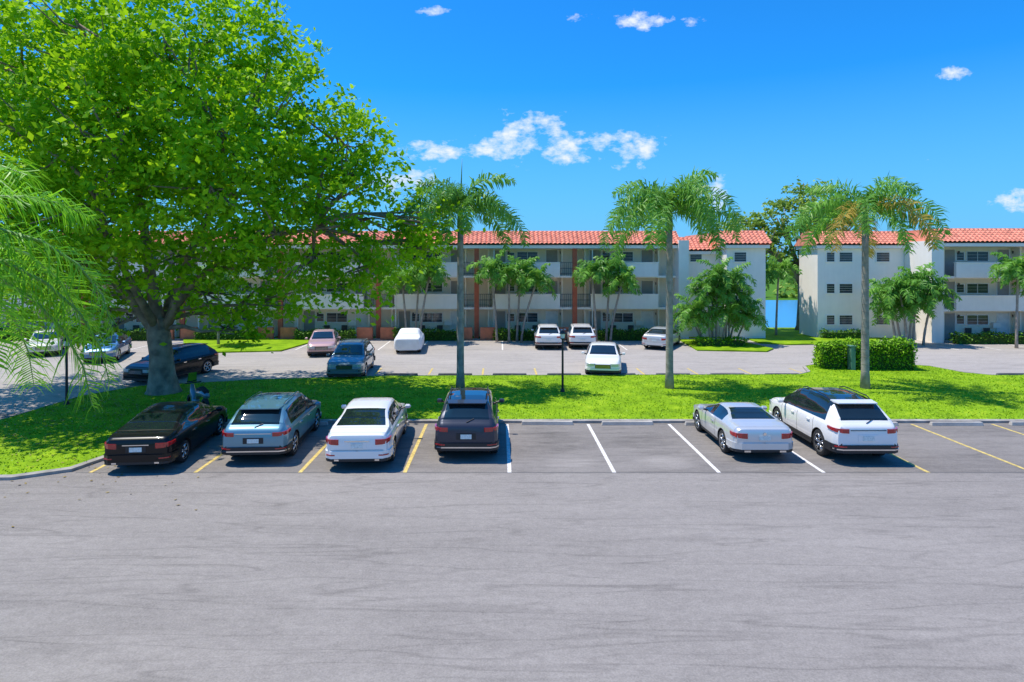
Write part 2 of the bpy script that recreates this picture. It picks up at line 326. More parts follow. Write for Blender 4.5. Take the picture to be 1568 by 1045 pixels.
def gallery(x0,x1,yf,cols,name,eave=7.15,depth=10):
    par=empty(name); yb=yf+1.45
    w=MB(); w.box(x0,x1,yb,yf+depth,0,eave-.17,0)
    w.obj('rear_wall',[M['wallback']],par)
    s=MB(); d=MB(); wn=MB(); rl=MB(); pl=MB(); tc=MB(); fx=MB()
    for fl in(1,2):
        z=S*fl-.05; s.box(x0,x1,yf+.12,yb-.002,z-.16,z,0)
    for c in cols:
        pl.box(c-.18,c+.18,yf-.1,yf+.11,0,eave-.17,0)
        tc.box(c-1.5,c-.3,yf-.9,yf-.6,0,.95,0); tc.box(c+.3,c+1.5,yf-.9,yf-.6,0,.95,0)
    sp=7.6
    edges=sorted(cols)
    spans=[(edges[i],edges[i]+sp) for i in range(len(edges))]+[(edges[0]-sp,edges[0])]
    for (a,b) in spans:
        pa,pb=a+1.25,b-1.15
        if pb>x1-.1: pb=x1-.5
        if pa<x0: pa=x0+.1
        if pb-pa<1: continue
        for fl in(1,2):
            z=S*fl-.05; s.box(pa,pb,yf-.12,yf+.118,z-.10,z+.98,0); s.box(pa-.03,pb+.03,yf-.15,yf+.15,z+.98,z+1.05,0)
        for fl in(0,1,2):
            z=S*fl-.05 if fl else 0
            def ok(q0,q1): return q0>x0+.1 and q1<x1-.1
            for (q,mi) in((a+1.35,0),(b-2.1,1 if fl==0 else 0)):
                if ok(q,q+.9):
                    d.box(q,q+.9,yb-.03,yb-.003,z,z+2.0,mi); d.box(q-.06,q,yb-.05,yb-.003,z,z+2.06,2); d.box(q+.9,q+.96,yb-.05,yb-.003,z,z+2.06,2)
                    fx.tube([(q+1.15,yb-.12,z+1.7),(q+1.15,yb-.12,z+1.9)],[.05,.08],6)
            if ok(a+3.2,a+4.8): window(wn,a+3.2,a+4.8,yb,z+1.15,z+1.85)
            if ok(a+2.4,a+2.9): window(wn,a+2.4,a+2.95,yb,z+1.2,z+1.8)
            if fl==0 and ok(a+5.0,a+5.6): s.box(a+5.0,a+5.6,yb-.3,yb-.003,.9,1.3,0)
        for q in(a+.9,b-.9):
            if x0<q<x1: s.box(q-.06,q+.06,yf+.7,yb-.001,0,eave-.17,1)
        for q in(a+3.0,a+4.4):
            if x0<q<x1: fx.box(q,q+.45,yb-.55,yb-.1,.0,.42); fx.box(q,q+.45,yb-.16,yb-.1,.42,.9)
    for fl in(1,2):
        z=S*fl-.05
        for c in cols:
            for hz in(.15,.55,1.0): rl.box(c-1.2,c+1.2,yf+.2,yf+.23,z+hz,z+hz+.035)
            for i in range(17): q=c-1.2+i*.15; rl.box(q-.01,q+.01,yf+.205,yf+.225,z,z+1.0)
    for c in cols: pl.tube([(c+1.35,yf-.16,.0),(c+1.35,yf-.16,eave-.2)],[.035,.035],6,1)
    s.obj('walkway_parapets',[M['wall'],M['wallback']],par); d.obj('doors',[M['door'],M['doorw'],M['trim']],par); wn.obj('windows',[M['trim'],M['winglass']],par)
    rl.obj('railings',[M['rail']],par); pl.obj('columns',[M['redcol'],M['trim']],par); tc.obj('entry_walls',[M['terracotta']],par); fx.obj('fixtures',[M['rail']],par)
    roof(par,x0,x1,yf,depth,eave)
    return par
def wing(par,x0,x1,yf,wins,depth=11,eave=7.15,nm='wing_walls'):
    w=MB(); w.box(x0,x1,yf,yf+depth,0,eave-.17); w.obj(nm,[M['wall']],par)
    wn=MB()
    for fl in range(3):
        for (a,b) in wins: window(wn,a,b,yf,S*fl+1.05,S*fl+1.75,4)
    wn.obj('wing_windows',[M['trim'],M['winglass']],par)
    roof(par,x0,x1,yf,depth,eave)
B1=gallery(-60.2,13.7,48.5,[5.82,-1.78,-9.38,-16.98,-24.58,-32.18,-39.78,-47.38],'apartment_building')
mb=MB(); mb.box(13.72,14.5,47.9,57,0,7.6); mb.obj('stair_tower',[M['wall']],B1)
wing(B1,14.52,17.4,49.6,[(15.1,16.0)],depth=8,eave=6.7)
wing(B1,17.42,20.4,48.0,[(18.0,18.9)])
B2=gallery(32.6,75,46.5,[40.2,47.8,55.4,63.0],'apartment_building',eave=7.25)
mb=MB(); mb.box(31.7,32.58,45.9,57,0,7.5); mb.obj('stair_tower',[M['wall']],B2)
wing(B2,24.9,31.68,49.0,[(25.6,26.2),(26.6,27.6),(29.5,30.5)],depth=3)
# ------------------------------------------------------------ hedges
def hedge(name,x0,x1,y0,y1,z1,mat,leaf=.07,dens=260,z0=.02):
    par=empty(name); mb=MB(); i=.1; mb.box(x0+i,x1-i,y0+i,y1-i,0,z1-i); mb.obj('core',[M['hedgecore']],par)
    fs=[((x1-x0)*(z1),0),((x1-x0)*(y1-y0),1),((y1-y0)*z1,2),((y1-y0)*z1,3),((x1-x0)*z1,4)]
    P=[]
    for a,f in fs:
        n=int(a*dens); u=R.random(n); v=R.random(n); j=R.normal(size=n)*.07
        if f==0: p=np.stack([x0+u*(x1-x0),y0+j,z0+v*(z1-z0)],1)
        elif f==4: p=np.stack([x0+u*(x1-x0),y1+j,z0+v*(z1-z0)],1)
        elif f==1: p=np.stack([x0+u*(x1-x0),y0+v*(y1-y0),z1+j],1)
        elif f==2: p=np.stack([x0+j,y0+u*(y1-y0),z0+v*(z1-z0)],1)
        else: p=np.stack([x1+j,y0+u*(y1-y0),z0+v*(z1-z0)],1)
        P.append(p)
    P=np.concatenate(P); P+=.09*np.sin(P[:,[1,2,0]]*2.3+1)
    leaves('foliage',P,leaf,mat,par,upbias=.3)
hedge('hedge',19.35,22.6,33.9,35.3,1.55,M['hedge'])
hedge('hedge',17.7,19.0,34.2,35.3,1.5,M['hedge'])
mb=MB(); mb.box(19.05,19.3,33.9,34.3,.09,1.35); mb.box(19.0,19.35,33.85,34.35,1.35,1.42); mb.obj('utility_box',[simple('utility_green',(.12,.25,.18),.5)],bevel=.02)
for (a,b) in((-.4,4.4),(7.2,12.4),(-8,-3),(-15.5,-11),(-23,-18.5),(-31,-26),(-40,-33)):
    hedge('shrub_row',a,b,47.0,47.7,.75,M['hedgedark'],.09,120)
for (a,b) in((33,38.5),(41.5,46.5)): hedge('shrub_row',a,b,45.1,45.8,.7,M['hedgedark'],.09,120)
hedge('shrub_row',13.8,17.2,43.5,44.6,.5,M['hedge'],.08,120)
hedge('shrub_row',24.9,28,47.8,48.5,.6,M['hedgedark'],.08,120)
# ------------------------------------------------------------ big tree
BT=empty('shade_tree'); BY=28.2
lob=[(-20.7,15.1,3.8),(-16.6,16.5,3.9),(-12.8,15.9,3.2),(-10.3,15.5,2.3),(-18.7,11.9,4.2),(-14.3,12.5,4.3),(-10.1,12.4,3.2),(-7.4,12.1,2.1),(-6.4,10.6,1.8),
 (-10.7,8.9,3.4),(-7.2,8.8,2.4),(-5.2,7.6,2.0),(-3.4,7.9,1.3),(-16.2,9.4,3.4),(-20.3,7.8,3.4),(-5.6,5.6,1.8),(-8.2,5.6,1.9),(-11.3,5.8,1.8),(-18.2,5.2,1.8),(-12.2,4.2,1.3),(-19.0,3.8,1.4),(-24.5,11,3.6),(-24.5,5.8,2.4),(-9.6,4.5,1.3),(-21.5,4.6,1.5),(-3.0,6.6,1.0),(-18.0,2.9,.9),(-11.8,3.0,.9)]
lobes=[(x,BY+R.uniform(-.8,.8),z,r) for x,z,r in lob]
for x,z,r in lob:
    if r>3: lobes+=[(x+.3*(-14-x)*.4,BY-4.2,z-1.2 if z>9 else z,r*.72),(x,BY+4.4,z-.8 if z>9 else z,r*.72,.55)]
lobes+=[(-17.2,BY-2.6,5.6,1.5),(-13.2,BY-2.4,6.2,1.6),(-14.5,BY+3,4.6,1.5),(-17,BY+3.5,4.2,1.3),(-12,BY+2.5,3.6,1.1),(-15,BY-4.5,7.5,1.7),(-9.5,BY-3.5,7.2,1.6),(-19.5,BY-3.5,6.8,1.6)]
crown('foliage',lobes,7.6,.15,M['leaf'],BT,clumpr=.85,nl=48,flat=.45,upbias=.15)
mb=MB()
base=Vector((-15.15,BY,0))
mb.tube([base+Vector(p) for p in((0,0,-.1),(0,0,.25),(-.05,0,.9),(-.1,0,1.8),(-.2,0,2.6),(-.3,0,3.4))],[.9,.68,.55,.49,.5,.4],14)
limbs=[[(-.2,0,2.6),(-1.2,-.2,4.2),(-2.4,-.5,5.6),(-4.2,-.6,7.5),(-6.5,-.5,10)],[(-.2,0,3.0),(-.7,.3,5),(-1.2,.6,7.5),(-1.6,.4,10.5),(-1,.2,13.5)],
 [(-.1,0,2.6),(.5,.2,4.2),(1.2,-.4,6),(2.6,-.6,8.6),(3.6,-.3,11.5)],[(.1,0,3.0),(1.1,-.4,4.6),(3.0,-.8,6.2),(5.6,-.8,7.2),(8.4,-.5,7.6)],
 [(-.2,0,2.6),(-.3,1.3,4.5),(.6,3,7),(1.6,4.2,9.5)],[(-.2,0,2.8),(-.5,-1.2,4.6),(-.8,-2.8,7),(-.6,-4,9.5)]]
pts=[]
for li,l in enumerate(limbs):
    P=[base+Vector(p) for p in l]; n=len(P); r0=(.30,.32,.3,.22,.22,.22)[li]; rr=[r0-(r0-.05)*i/(n-1) for i in range(n)]
    mb.tube(P,rr,10); 
    for i in range(1,n):
        for t in(0,.5): q=P[i-1].lerp(P[i],t); pts.append((q,rr[i-1]*.6))
for L_ in lobes:
    x,y,z,r=L_[:4]
    c=Vector((x,y,z)); q,rr=min(pts,key=lambda a:(a[0]-c).length+ (3 if a[0].z>c.z else 0))
    m1=q.lerp(c,.5)+Vector((random.uniform(-.5,.5),random.uniform(-.5,.5),random.uniform(-.2,.7)))
    mb.tube([q,q.lerp(m1,.5)+Vector((0,0,.15)),m1,c],[min(rr,.15),.10,.07,.03],6)
    for _ in range(5):
        e=c+Vector((random.uniform(-1,1),random.uniform(-1,1),random.uniform(-.7,.7)))*r*.8; mb.tube([m1.lerp(c,random.random()),m1.lerp(e,.6),e],[.06,.04,.015],5)
mb.obj('trunk',[M['bark']],BT,smooth=True)
def tree(name,x,y,lobs,trunk_r=.3,mat=None,leaf=.16,per=14,h0=2.5):
    T=empty(name); L=[(x+a,y+b,z,r) for a,b,z,r in lobs]
    crown('foliage',L,per,leaf,mat or M['leaf2'],T,clumpr=.75,nl=34)
    mb=MB(); mb.tube([(x,y,-.1),(x,y,.4),(x+.1,y,h0*.6),(x,y,h0)],[trunk_r*1.5,trunk_r*1.05,trunk_r*.9,trunk_r*.8],10)
    for (a,b,z,r) in L:
        q=Vector((x,y,h0*random.uniform(.8,1))); c=Vector((a,b,z)); mm=q.lerp(c,.5)+Vector((random.uniform(-.4,.4),0,random.uniform(-.3,.5)))
        mb.tube([q,mm,c],[trunk_r*.6,trunk_r*.4,.04],7)
        for _ in range(3):
            e=c+Vector((random.uniform(-1,1),random.uniform(-1,1),random.uniform(-.5,.9)))*r; mb.tube([mm,mm.lerp(e,.6),e],[.08,.05,.015],5)
    mb.obj('trunk',[M['bark']],T,smooth=True)
tree('background_tree',26.3,54.5,[(-2.2,0,9.8,1.7),(-4.4,1,9.4,1.4),(-5.8,1,9.2,1.1),(.0,0,11.6,1.5),(2,0,9.6,2.0),(-.4,0,8.2,1.9),(3.6,1,10.4,1.5),(1.2,0,11.6,1.4),(-3.0,1,8.0,1.4),(-1.2,0,6.0,1.2),(1.2,0,6.4,1.4),(5.2,1,9.3,1.2)],.42,per=9,h0=5,leaf=.2)
tree('background_tree',21.9,53.0,[(-1,0,6.4,1.2),(.8,0,6.8,1.2),(0,0,8,1.2),(-1.8,0,8.6,1.1),(0,0,5.4,1.0)],.16,per=9,h0=3.8,leaf=.18)
TL=[]
for i in range(50):
    TL.append((R.uniform(-70,150),R.uniform(98,106),R.uniform(1.2,3.4),R.uniform(1.8,3.2)))
T_=empty('treeline'); crown('foliage',TL,5,.45,M['leaf2'],T_,clumpr=1.1,nl=22)
# ------------------------------------------------------------ palms
def frond(V,base,az,e0,e1,L,nl,lmax,width,plum,rng,rach,pw=1.05):
    n=12; p=Vector(base); path=[p.copy()]; dirs=[]
    for i in range(n):
        t=(i+.5)/n; e=e0+(e1-e0)*t**pw; d=Vector((math.cos(az)*math.cos(e),math.sin(az)*math.cos(e),math.sin(e))); dirs.append(d); p=p+d*(L/n); path.append(p.copy())
    rach.tube(path[::2],[.035*(1-.85*i/6) for i in range(7)],4,cap=False)
    side=Vector((-math.sin(az),math.cos(az),0))
    for i in range(nl):
        t=.1+.9*i/(nl-1); f=t*n; k=min(int(f),n-1); q=path[k].lerp(path[k+1],f-k); d=dirs[k]
        ll=lmax*(math.sin(math.pi*min(.97,(.16+.78*t)))**.6)*rng.uniform(.85,1.1)
        up=side.cross(d)
        for s in(-1,1):
            roll=rng.uniform(-plum,plum); o=(side*s*math.cos(roll)+up*math.sin(roll)*1)*.9+d*.45; o.normalize()
            m_=q+o*ll*.5; dr=Vector((0,0,-1)); o2=(o+dr*rng.uniform(.5,1.3)).normalized(); tip=m_+o2*ll*.5
            wv=d*width*.5; wm=(d+Vector((0,0,rng.uniform(-.3,.3))))*width*.5
            V.append((q-wv*.6,q+wv*.6,m_+wm,m_-wm)); V.append((m_-wm,m_+wm,tip+wv*.12,tip-wv*.12))
def palm(name,x,y,h,nf=16,L=2.6,lmax=.7,nl=40,width=.055,tr=.17,plum=.6,seed=1,leafm=None,lean=(0,0),spear=True,yellow=0,shaft=1.0,e_hi=1.35,e_span=1.25,droop=1.5,z0=0,pw=1.05):
    rng=random.Random(seed); T=empty(name); mb=MB(); n=9
    pts=[(x+lean[0]*(i/(n-1))**1.5,y+lean[1]*(i/(n-1))**1.5,z0-.05+(h-z0)*i/(n-1)) for i in range(n)]
    rad=[tr*(1.35 if i==0 else 1.05-.25*i/(n-1)) for i in range(n)]
    mb.tube(pts,rad,12,0)
    top=Vector(pts[-1])
    for i in range(int((h-z0)/.35)):
        t=(i+.5)*.35/(h-z0); xx=x+lean[0]*t**1.5; yy=y+lean[1]*t**1.5; r=tr*(1.07-.25*t)
        mb.tube([(xx,yy,z0+t*(h-z0)-.015),(xx,yy,z0+t*(h-z0)+.015)],[r,r],12,0)
    if shaft: mb.tube([top,top+Vector((0,0,shaft*.4)),top+Vector((0,0,shaft))],[tr*.95,tr*.9,tr*.35],10,1)
    V=[];Y=[];rach=MB(); c=top+Vector((0,0,shaft*.85))
    for i in range(nf):
        az=i*2.39996+rng.uniform(-.3,.3); u=(i+.5)/nf
        e0=e_hi-e_span*u+rng.uniform(-.15,.15); e1=e0-droop-rng.uniform(0,.6)+(1.0 if u<.18 else 0); e1=max(e1,-1.5)
        tgt=Y if rng.random()<yellow and u>.3 else V
        frond(tgt,c+Vector((0,0,-.12*u)),az,e0,e1,L*rng.uniform(.82,1.1)*(1-.15*(u<.18)),nl,lmax,width,plum,rng,rach,pw)
    if spear: mb.tube([c,c+Vector((.05,0,1.5)),c+Vector((.08,0,2.4))],[.05,.03,.008],5,1)
    mb.obj('trunk',[M['palmbark'],M['crownshaft']],T,smooth=True)
    rach.obj('frond_stems',[M['crownshaft']],T)
    for nm,W,mt in(('fronds',V,leafm or M['palmleaf']),('dry_fronds',Y,M['palmyellow'])):
        if W:
            A=np.array([[tuple(p) for p in q] for q in W]).reshape(-1,3); npmesh(nm,A,len(W),mt,T)
RP=dict(width=.065,e_hi=1.5,e_span=1.1,droop=2.7,nl=74,pw=.9)
palm('royal_palm',-1.83,29.2,7.6,nf=18,L=3.9,lmax=.72,seed=3,plum=1.5,**RP)
palm('royal_palm',7.9,29.1,7.5,nf=23,L=4.2,lmax=.78,seed=8,plum=1.4,spear=False,**RP)
palm('royal_palm',17.0,29.1,7.5,nf=17,L=4.4,lmax=.75,seed=12,plum=1.5,yellow=.3,spear=False,**{**RP,'e_hi':1.35,'droop':2.5})
far=[(-.2,46.6,5.0,-.4),(.7,46.2,4.6,0),(1.3,46.8,4.9,.3),(1.6,46.0,4.2,1.0),(7.2,46.6,4.8,-.3),(8.2,46.3,4.2,.8),(8.0,46.9,5.2,.3),
 (-6.9,46.4,4.2,-.3),(-6.3,46.8,4.6,.3),(-5.9,46.2,4.9,.7),(20.6,50.5,4.4,-.3),(22.4,50.7,4.9,.2),(29.0,44.5,3.6,-.5),(29.6,44.8,4.2,.3),(28.6,45.2,3.4,-.6),(30.2,44.6,3.2,.6),(36.2,42.8,4.9,-.2),(36.9,43.0,4.2,.6),(35.6,43.1,5.2,.1),(29.4,44.9,2.6,.2),(28.9,45.1,2.3,-.4),
 (-34,46.5,4.4,0),(-31.5,46.5,4.7,.2),(-20,44.5,4.6,0)]
for i,(x,y,h,l) in enumerate(far):
    palm('small_palm',x,y,h,nf=15,L=2.0,lmax=.6,nl=24,width=.11,tr=.085,plum=.9,seed=40+i,lean=(l,0),spear=False,shaft=.5,droop=1.9)
for i,(x,y,h,l) in enumerate([(14.6,44.8,2.2,-.8),(15.3,45.0,3.2,0),(16.2,44.9,3.6,.3),(16.6,45.2,2.6,.8),(15.8,44.5,2.0,.4),(15.0,44.6,3.9,-.2),(17.0,45.0,1.7,.7),(14.6,45.2,1.6,-.6),(15.5,44.8,4.8,.1),(16.4,44.8,4.5,.2)]):
    palm('clumping_palm',x,y,h,nf=14,L=2.0,lmax=.55,nl=22,width=.1,tr=.07,plum=.7,seed=90+i,lean=(l,0),spear=False,shaft=.4,droop=1.9)
palm('royal_palm',-6.95,7.2,5.8,nf=24,L=2.9,lmax=.75,nl=80,width=.022,tr=.13,plum=.6,seed=21,leafm=M['palmnear'],spear=False,shaft=.6,e_hi=1.1,e_span=1.4,droop=2.2)
# ------------------------------------------------------------ vehicles
TYPES={
'sedan':dict(L=4.8,W=.91,wheel=.33,ax=(-1.42,1.40),
 st=[(-2.40,.80,.42,.84,.88,.74),(-2.37,.88,.34,.92,.98,.74),(-2.27,.95,.27,.95,1.04,.76),(-2.05,.98,.24,.97,1.08,.76),(-1.82,.995,.22,.97,1.10,.76),(-1.1,1,.2,.965,1.36,.62),(-.85,1,.2,.96,1.43,.62),(-.3,1,.2,.95,1.47,.63),(.15,1,.2,.94,1.46,.63),(.42,1,.2,.935,1.42,.62),(1.2,1,.2,.92,1.05,.72),(1.34,.995,.2,.91,.99,.76),(1.9,.98,.2,.84,.90,.76),(2.2,.92,.22,.74,.81,.72),(2.34,.84,.27,.66,.72,.66),(2.40,.72,.34,.60,.64,.6)],
 side=(-1.42,1.12),rear=(-1.80,-.95),front=(.46,1.26),tail=(.70,.93)),
'suv':dict(L=4.62,W=.93,wheel=.37,ax=(-1.36,1.36),
 st=[(-2.31,.80,.45,.96,1.00,.78),(-2.28,.89,.36,1.01,1.07,.78),(-2.20,.96,.30,1.04,1.14,.76),(-2.10,.98,.27,1.055,1.22,.73),(-1.70,1,.25,1.05,1.55,.65),(-1.50,1,.24,1.05,1.61,.65),(-1.0,1,.24,1.04,1.66,.66),(-.3,1,.24,1.03,1.68,.66),(.2,1,.24,1.02,1.65,.65),(.48,1,.24,1.01,1.59,.64),(1.12,1,.24,.99,1.15,.76),(1.26,.995,.24,.98,1.08,.79),(1.8,.98,.25,.93,1.0,.79),(2.1,.93,.28,.84,.91,.75),(2.24,.86,.32,.76,.82,.7),(2.31,.74,.38,.68,.72,.62)],
 side=(-1.62,1.04),rear=(-2.13,-1.66),front=(.5,1.18),tail=(.88,1.03)),
'roadster':dict(L=4.1,W=.90,wheel=.33,ax=(-1.12,1.25),
 st=[(-2.05,.76,.42,.80,.84,.68),(-2.02,.86,.34,.87,.92,.70),(-1.92,.95,.27,.90,.98,.72),(-1.6,.985,.22,.91,1.01,.72),(-1.3,1,.2,.90,1.03,.70),(-.75,1,.2,.89,1.20,.54),(-.5,1,.2,.88,1.25,.54),(-.1,1,.2,.875,1.26,.54),(.08,1,.2,.87,1.23,.53),(.7,1,.2,.86,.97,.70),(.82,.995,.2,.85,.93,.74),(1.4,.98,.2,.81,.87,.74),(1.8,.93,.22,.72,.77,.7),(1.98,.84,.27,.64,.68,.64),(2.05,.72,.34,.57,.60,.58)],
 side=(-.95,.64),rear=(-1.28,-.6),front=(.12,.76),tail=(.64,.86))}
def lathe_x(mb,prof,sides,mi,cx=0):
    vs=[];fs=[];n=len(prof)
    for j in range(sides):
        a=2*math.pi*j/sides
        for (x,r) in prof: vs.append((x+cx,r*math.cos(a),r*math.sin(a)))
    for j in range(sides):
        k=(j+1)%sides
        for i in range(n-1): fs.append((j*n+i,k*n+i,k*n+i+1,j*n+i+1))
    mb.add(vs,fs,mi)
def car(name,kind,pt,X,Y,rot=0,scale=1.09,blackroof=False,cover=False,rimcol='rim',zs=1.0):
    T=TYPES[kind]; L,W=T['L'],T['W']; st=np.array(T['st']); ys0=st[:,0]
    keys=set(np.round(ys0,3))|set(np.round(np.arange(-L/2+.15,L/2-.1,.07),3))|{T['side'][0],T['side'][1],*T['rear'],*T['front']}
    ys=np.array(sorted(keys)); 
    cols=[np.interp(ys,ys0,st[:,i]) for i in range(1,6)]
    sm=[]
    for c in cols:
        d=c.copy()
        for _ in range(3 if not cover else 8): d[2:-2]=.25*d[1:-3]+.5*d[2:-2]+.25*d[3:-1]
        sm.append(d)
    wf,zb,zbelt,zt,rw=sm
    E=empty(name,(X,Y,.01)); E.rotation_euler=(0,0,math.radians(rot)); E.scale=(scale,scale,scale*zs)
    def ring(i):
        w=W*wf[i]; b=zbelt[i]; z0=zb[i]; t=zt[i]; r=rw[i]*min(1,wf[i]*1.0); hh=t-b-.02
        if cover: z0=.22+.05*math.sin(ys[i]*5)+.04*math.sin(ys[i]*13); w*=1.01+.012*math.sin(ys[i]*9)
        half=[(0,z0),(.8*w,z0),(.95*w,z0+.05),(.985*w,z0+.16),(1.0*w,z0+.5*(b-z0)),(.985*w,b-.1),(.95*w,b-.01),(.915*w,b+.02),
              (.915*w*.5+r*1.06*.5+.01,b+.02+hh*.42),(r*1.06 if hh>.2 else min(r*1.06,.88*w),b+.02+hh*.83),(r*.93,b+.02+hh*.96),(r*.55,b+.02+hh*.995),(0,t)]
        return half
    H=[ring(i) for i in range(len(ys))]; n=24
    vs=[]
    for i,y in enumerate(ys):
        h=H[i]; 
        for (x,z) in h: vs.append((x,y,z))
        for (x,z) in h[-2:0:-1]: vs.append((-x,y,z))
    mats=[]; fs=[]
    def seg(j): return j if j<12 else 23-j
    for i in range(len(ys)-1):
        yc=(ys[i]+ys[i+1])/2
        for j in range(n):
            k=(j+1)%n; s=seg(j); mi=0; hh=(zt[i]+zt[i+1]-zbelt[i]-zbelt[i+1])/2
            if not cover:
                if s<=1: mi=2
                elif s==2 and kind=='suv': mi=2
                elif s in(7,8) and T['side'][0]<yc<T['side'][1] and hh>.13: mi=1
                elif s in(10,11) and (T['rear'][0]<yc<T['rear'][1] or T['front'][0]<yc<T['front'][1]): mi=1
                elif blackroof and s>=9 and T['rear'][1]<=yc<=T['front'][0]: mi=1
            fs.append((i*n+j,i*n+k,(i+1)*n+k,(i+1)*n+j)); mats.append(mi)
    fs.append(tuple(range(n))[::-1]); mats.append(0); fs.append(tuple((len(ys)-1)*n+j for j in range(n))); mats.append(0)
    me=bpy.data.meshes.new('body'); me.from_pydata(vs,[],fs); me.update()
    bm=bmesh.new(); bm.from_mesh(me); bmesh.ops.recalc_face_normals(bm,faces=bm.faces); bm.to_mesh(me); bm.free()
    BM=[PT[pt],M['carglass'],M['black']]
    for m_ in BM: me.materials.append(m_)
    me.polygons.foreach_set('material_index',mats); me.polygons.foreach_set('use_smooth',[True]*len(fs))
    body=bpy.data.objects.new('body',me); COL.objects.link(body)
    wr=T['wheel']
    if not cover:
        cm=MB()
        for ay in T['ax']:
            for sx in(-1,1):
                x0,x1=(W-.26,W+.2) if sx>0 else (-W-.2,-W+.26); rr=wr+.055; ns=28
                vs2=[(x,ay+rr*math.cos(2*math.pi*q/ns),wr+rr*math.sin(2*math.pi*q/ns)) for x in(x0,x1) for q in range(ns)]
                cm.add(vs2,[tuple(range(ns))[::-1],tuple(range(ns,2*ns))]+[(q,(q+1)%ns,ns+(q+1)%ns,ns+q) for q in range(ns)],2)
        cut=cm.obj('cutter',BM); 
        bm=bmesh.new(); bm.from_mesh(cut.data); bmesh.ops.recalc_face_normals(bm,faces=bm.faces); bm.to_mesh(cut.data); bm.free()
        bo=body.modifiers.new('wells','BOOLEAN'); bo.object=cut; bo.operation='DIFFERENCE'; bo.solver='EXACT'
        dg=bpy.context.evaluated_depsgraph_get(); dg.update()
        nm=bpy.data.meshes.new_from_object(body.evaluated_get(dg)); body.modifiers.clear(); body.data=nm; nm.name='body'
        bpy.data.objects.remove(cut)
    try: body.data.set_sharp_from_angle(angle=math.radians(38))
    except Exception as ex: print(ex)
    body.parent=E
    for ay in T['ax']:
        for sx in(-1,1):
            mb=MB(); d=.11
            lathe_x(mb,[(-d,.6*wr),(-d,.93*wr),(-d*.8,wr),(d*.8,wr),(d,.93*wr),(d*.95,.70*wr)],28,0)
            lathe_x(mb,[(d*.95,.70*wr),(d*.9,.66*wr),(d*.3,.62*wr),(d*.2,.02)],28,2)
            lathe_x(mb,[(d*.98,.71*wr),(d*.9,.63*wr)],28,1)
            for s_ in range(5):
                a=2*math.pi*s_/5+.3
                for da in(-.17,.17):
                    p0=(d*.75,.06*math.cos(a),.06*math.sin(a)); ro=.66*wr; p1=(d*.8,ro*math.cos(a+da),ro*math.sin(a+da))
                    mb.tube([p0,p1],[.03,.02],5,1)
            mb.tube([(d*.3,0,0),(d*.85,0,0)],[.06,.05],10,1)
            o=mb.obj('wheel',[M['rubber'],M[rimcol],M['black']],E,smooth=True); o.location=(sx*(W-(.13 if not cover else .2)),ay,wr)
            if sx<0: o.rotation_euler=(0,0,math.pi)
    if cover: return E
    def Wy(y): return float(np.interp(y,ys,wf))*W
    D=MB()  # 0 paint 1 glass 2 black 3 red 4 chrome 5 head 6 plate
    def band(end,a,dp,z0,z1,mi,pr=.012,fac=.992,sides=(1,-1),slope=0,taper=0):
        ye=end*L/2
        pts=[(a,ye+end*pr)]
        wl=Wy(ye)
        if a<wl*fac: pts.append((wl*fac*.97,ye+end*pr))
        for t in(.15,.3,.5,.75,1.0):
            y=ye-end*dp*t; 
            if dp*t<.015: continue
            pts.append((Wy(y)*fac+pr,y))
        for s in sides:
            m_=len(pts); vs=[]
            for q,(x,y) in enumerate(pts):
                f=q/(m_-1); dz=slope*f; tz=taper*f*(z1-z0)
                vs+= [(s*x,y,z0+dz+tz),(s*x,y,z1+dz*.4),(s*(x-.06),y-end*.05,z1+dz*.4),(s*(x-.06),y-end*.05,z0+dz+tz)]
            fs=[]
            for q in range(m_-1):
                for e in range(4): fs.append((q*4+e,q*4+(e+1)%4,(q+1)*4+(e+1)%4,(q+1)*4+e))
            fs+=[(0,1,2,3),tuple((m_-1)*4+e for e in(3,2,1,0))]
            D.add(vs,fs,mi)
    z0,z1=T['tail']; rl=-L/2
    if kind=='sedan':
        band(-1,.52,.34,z0+.03,z1-.05,3,slope=.03,pr=.02,taper=.4); D.box(-.34,.34,rl-.022,rl+.03,z1-.11,z1-.085,4)
        D.box(-.26,.26,rl-.008,rl+.02,.62,.79,2 if pt=='black' else 0); D.box(-.16,.16,rl-.022,rl-.01,.64,.77,6)
        band(-1,.0,.5,.36,.56,0,pr=.035); band(-1,.0,.3,.28,.352,2,pr=.02); 
        band(-1,.60,.12,.44,.475,3,pr=.04)
        for s in(-1,1): D.box(s*.55-.06,s*.55+.06,rl-.03,rl+.05,.30,.345,4)
        D.box(-.72,.72,rl-.004,rl+.02,.585,.592,2)
    elif kind=='suv':
        band(-1,.55,.42,z0,z1-.03,3,slope=.02,pr=.02,taper=.3)
        if pt!='grey': D.box(-.5,.5,rl-.014,rl+.03,z0+.07,z0+.09,4 if not blackroof else 2)
        D.box(-.28,.28,rl-.012,rl+.02,.66,.84,2 if pt!='white' else 0); D.box(-.16,.16,rl-.024,rl-.013,.68,.81,6)
        band(-1,.0,.5,.34,.56,2,pr=.035); band(-1,.0,.2,.42,.455,4,pr=.045); band(-1,.62,.1,.50,.53,3,pr=.045)
        D.add([(-.56,rl+.50,1.60),(.56,rl+.50,1.60),(.60,rl+.88,1.625),(-.60,rl+.88,1.625),(-.56,rl+.50,1.575),(.56,rl+.50,1.575),(.60,rl+.88,1.56),(-.60,rl+.88,1.56)],[(0,1,2,3),(7,6,5,4),(0,4,5,1),(1,5,6,2),(3,7,4,0)],0)
        D.tube([(0,rl+.10,1.13),(.22,rl+.19,1.22)],[.012,.01],5,2)
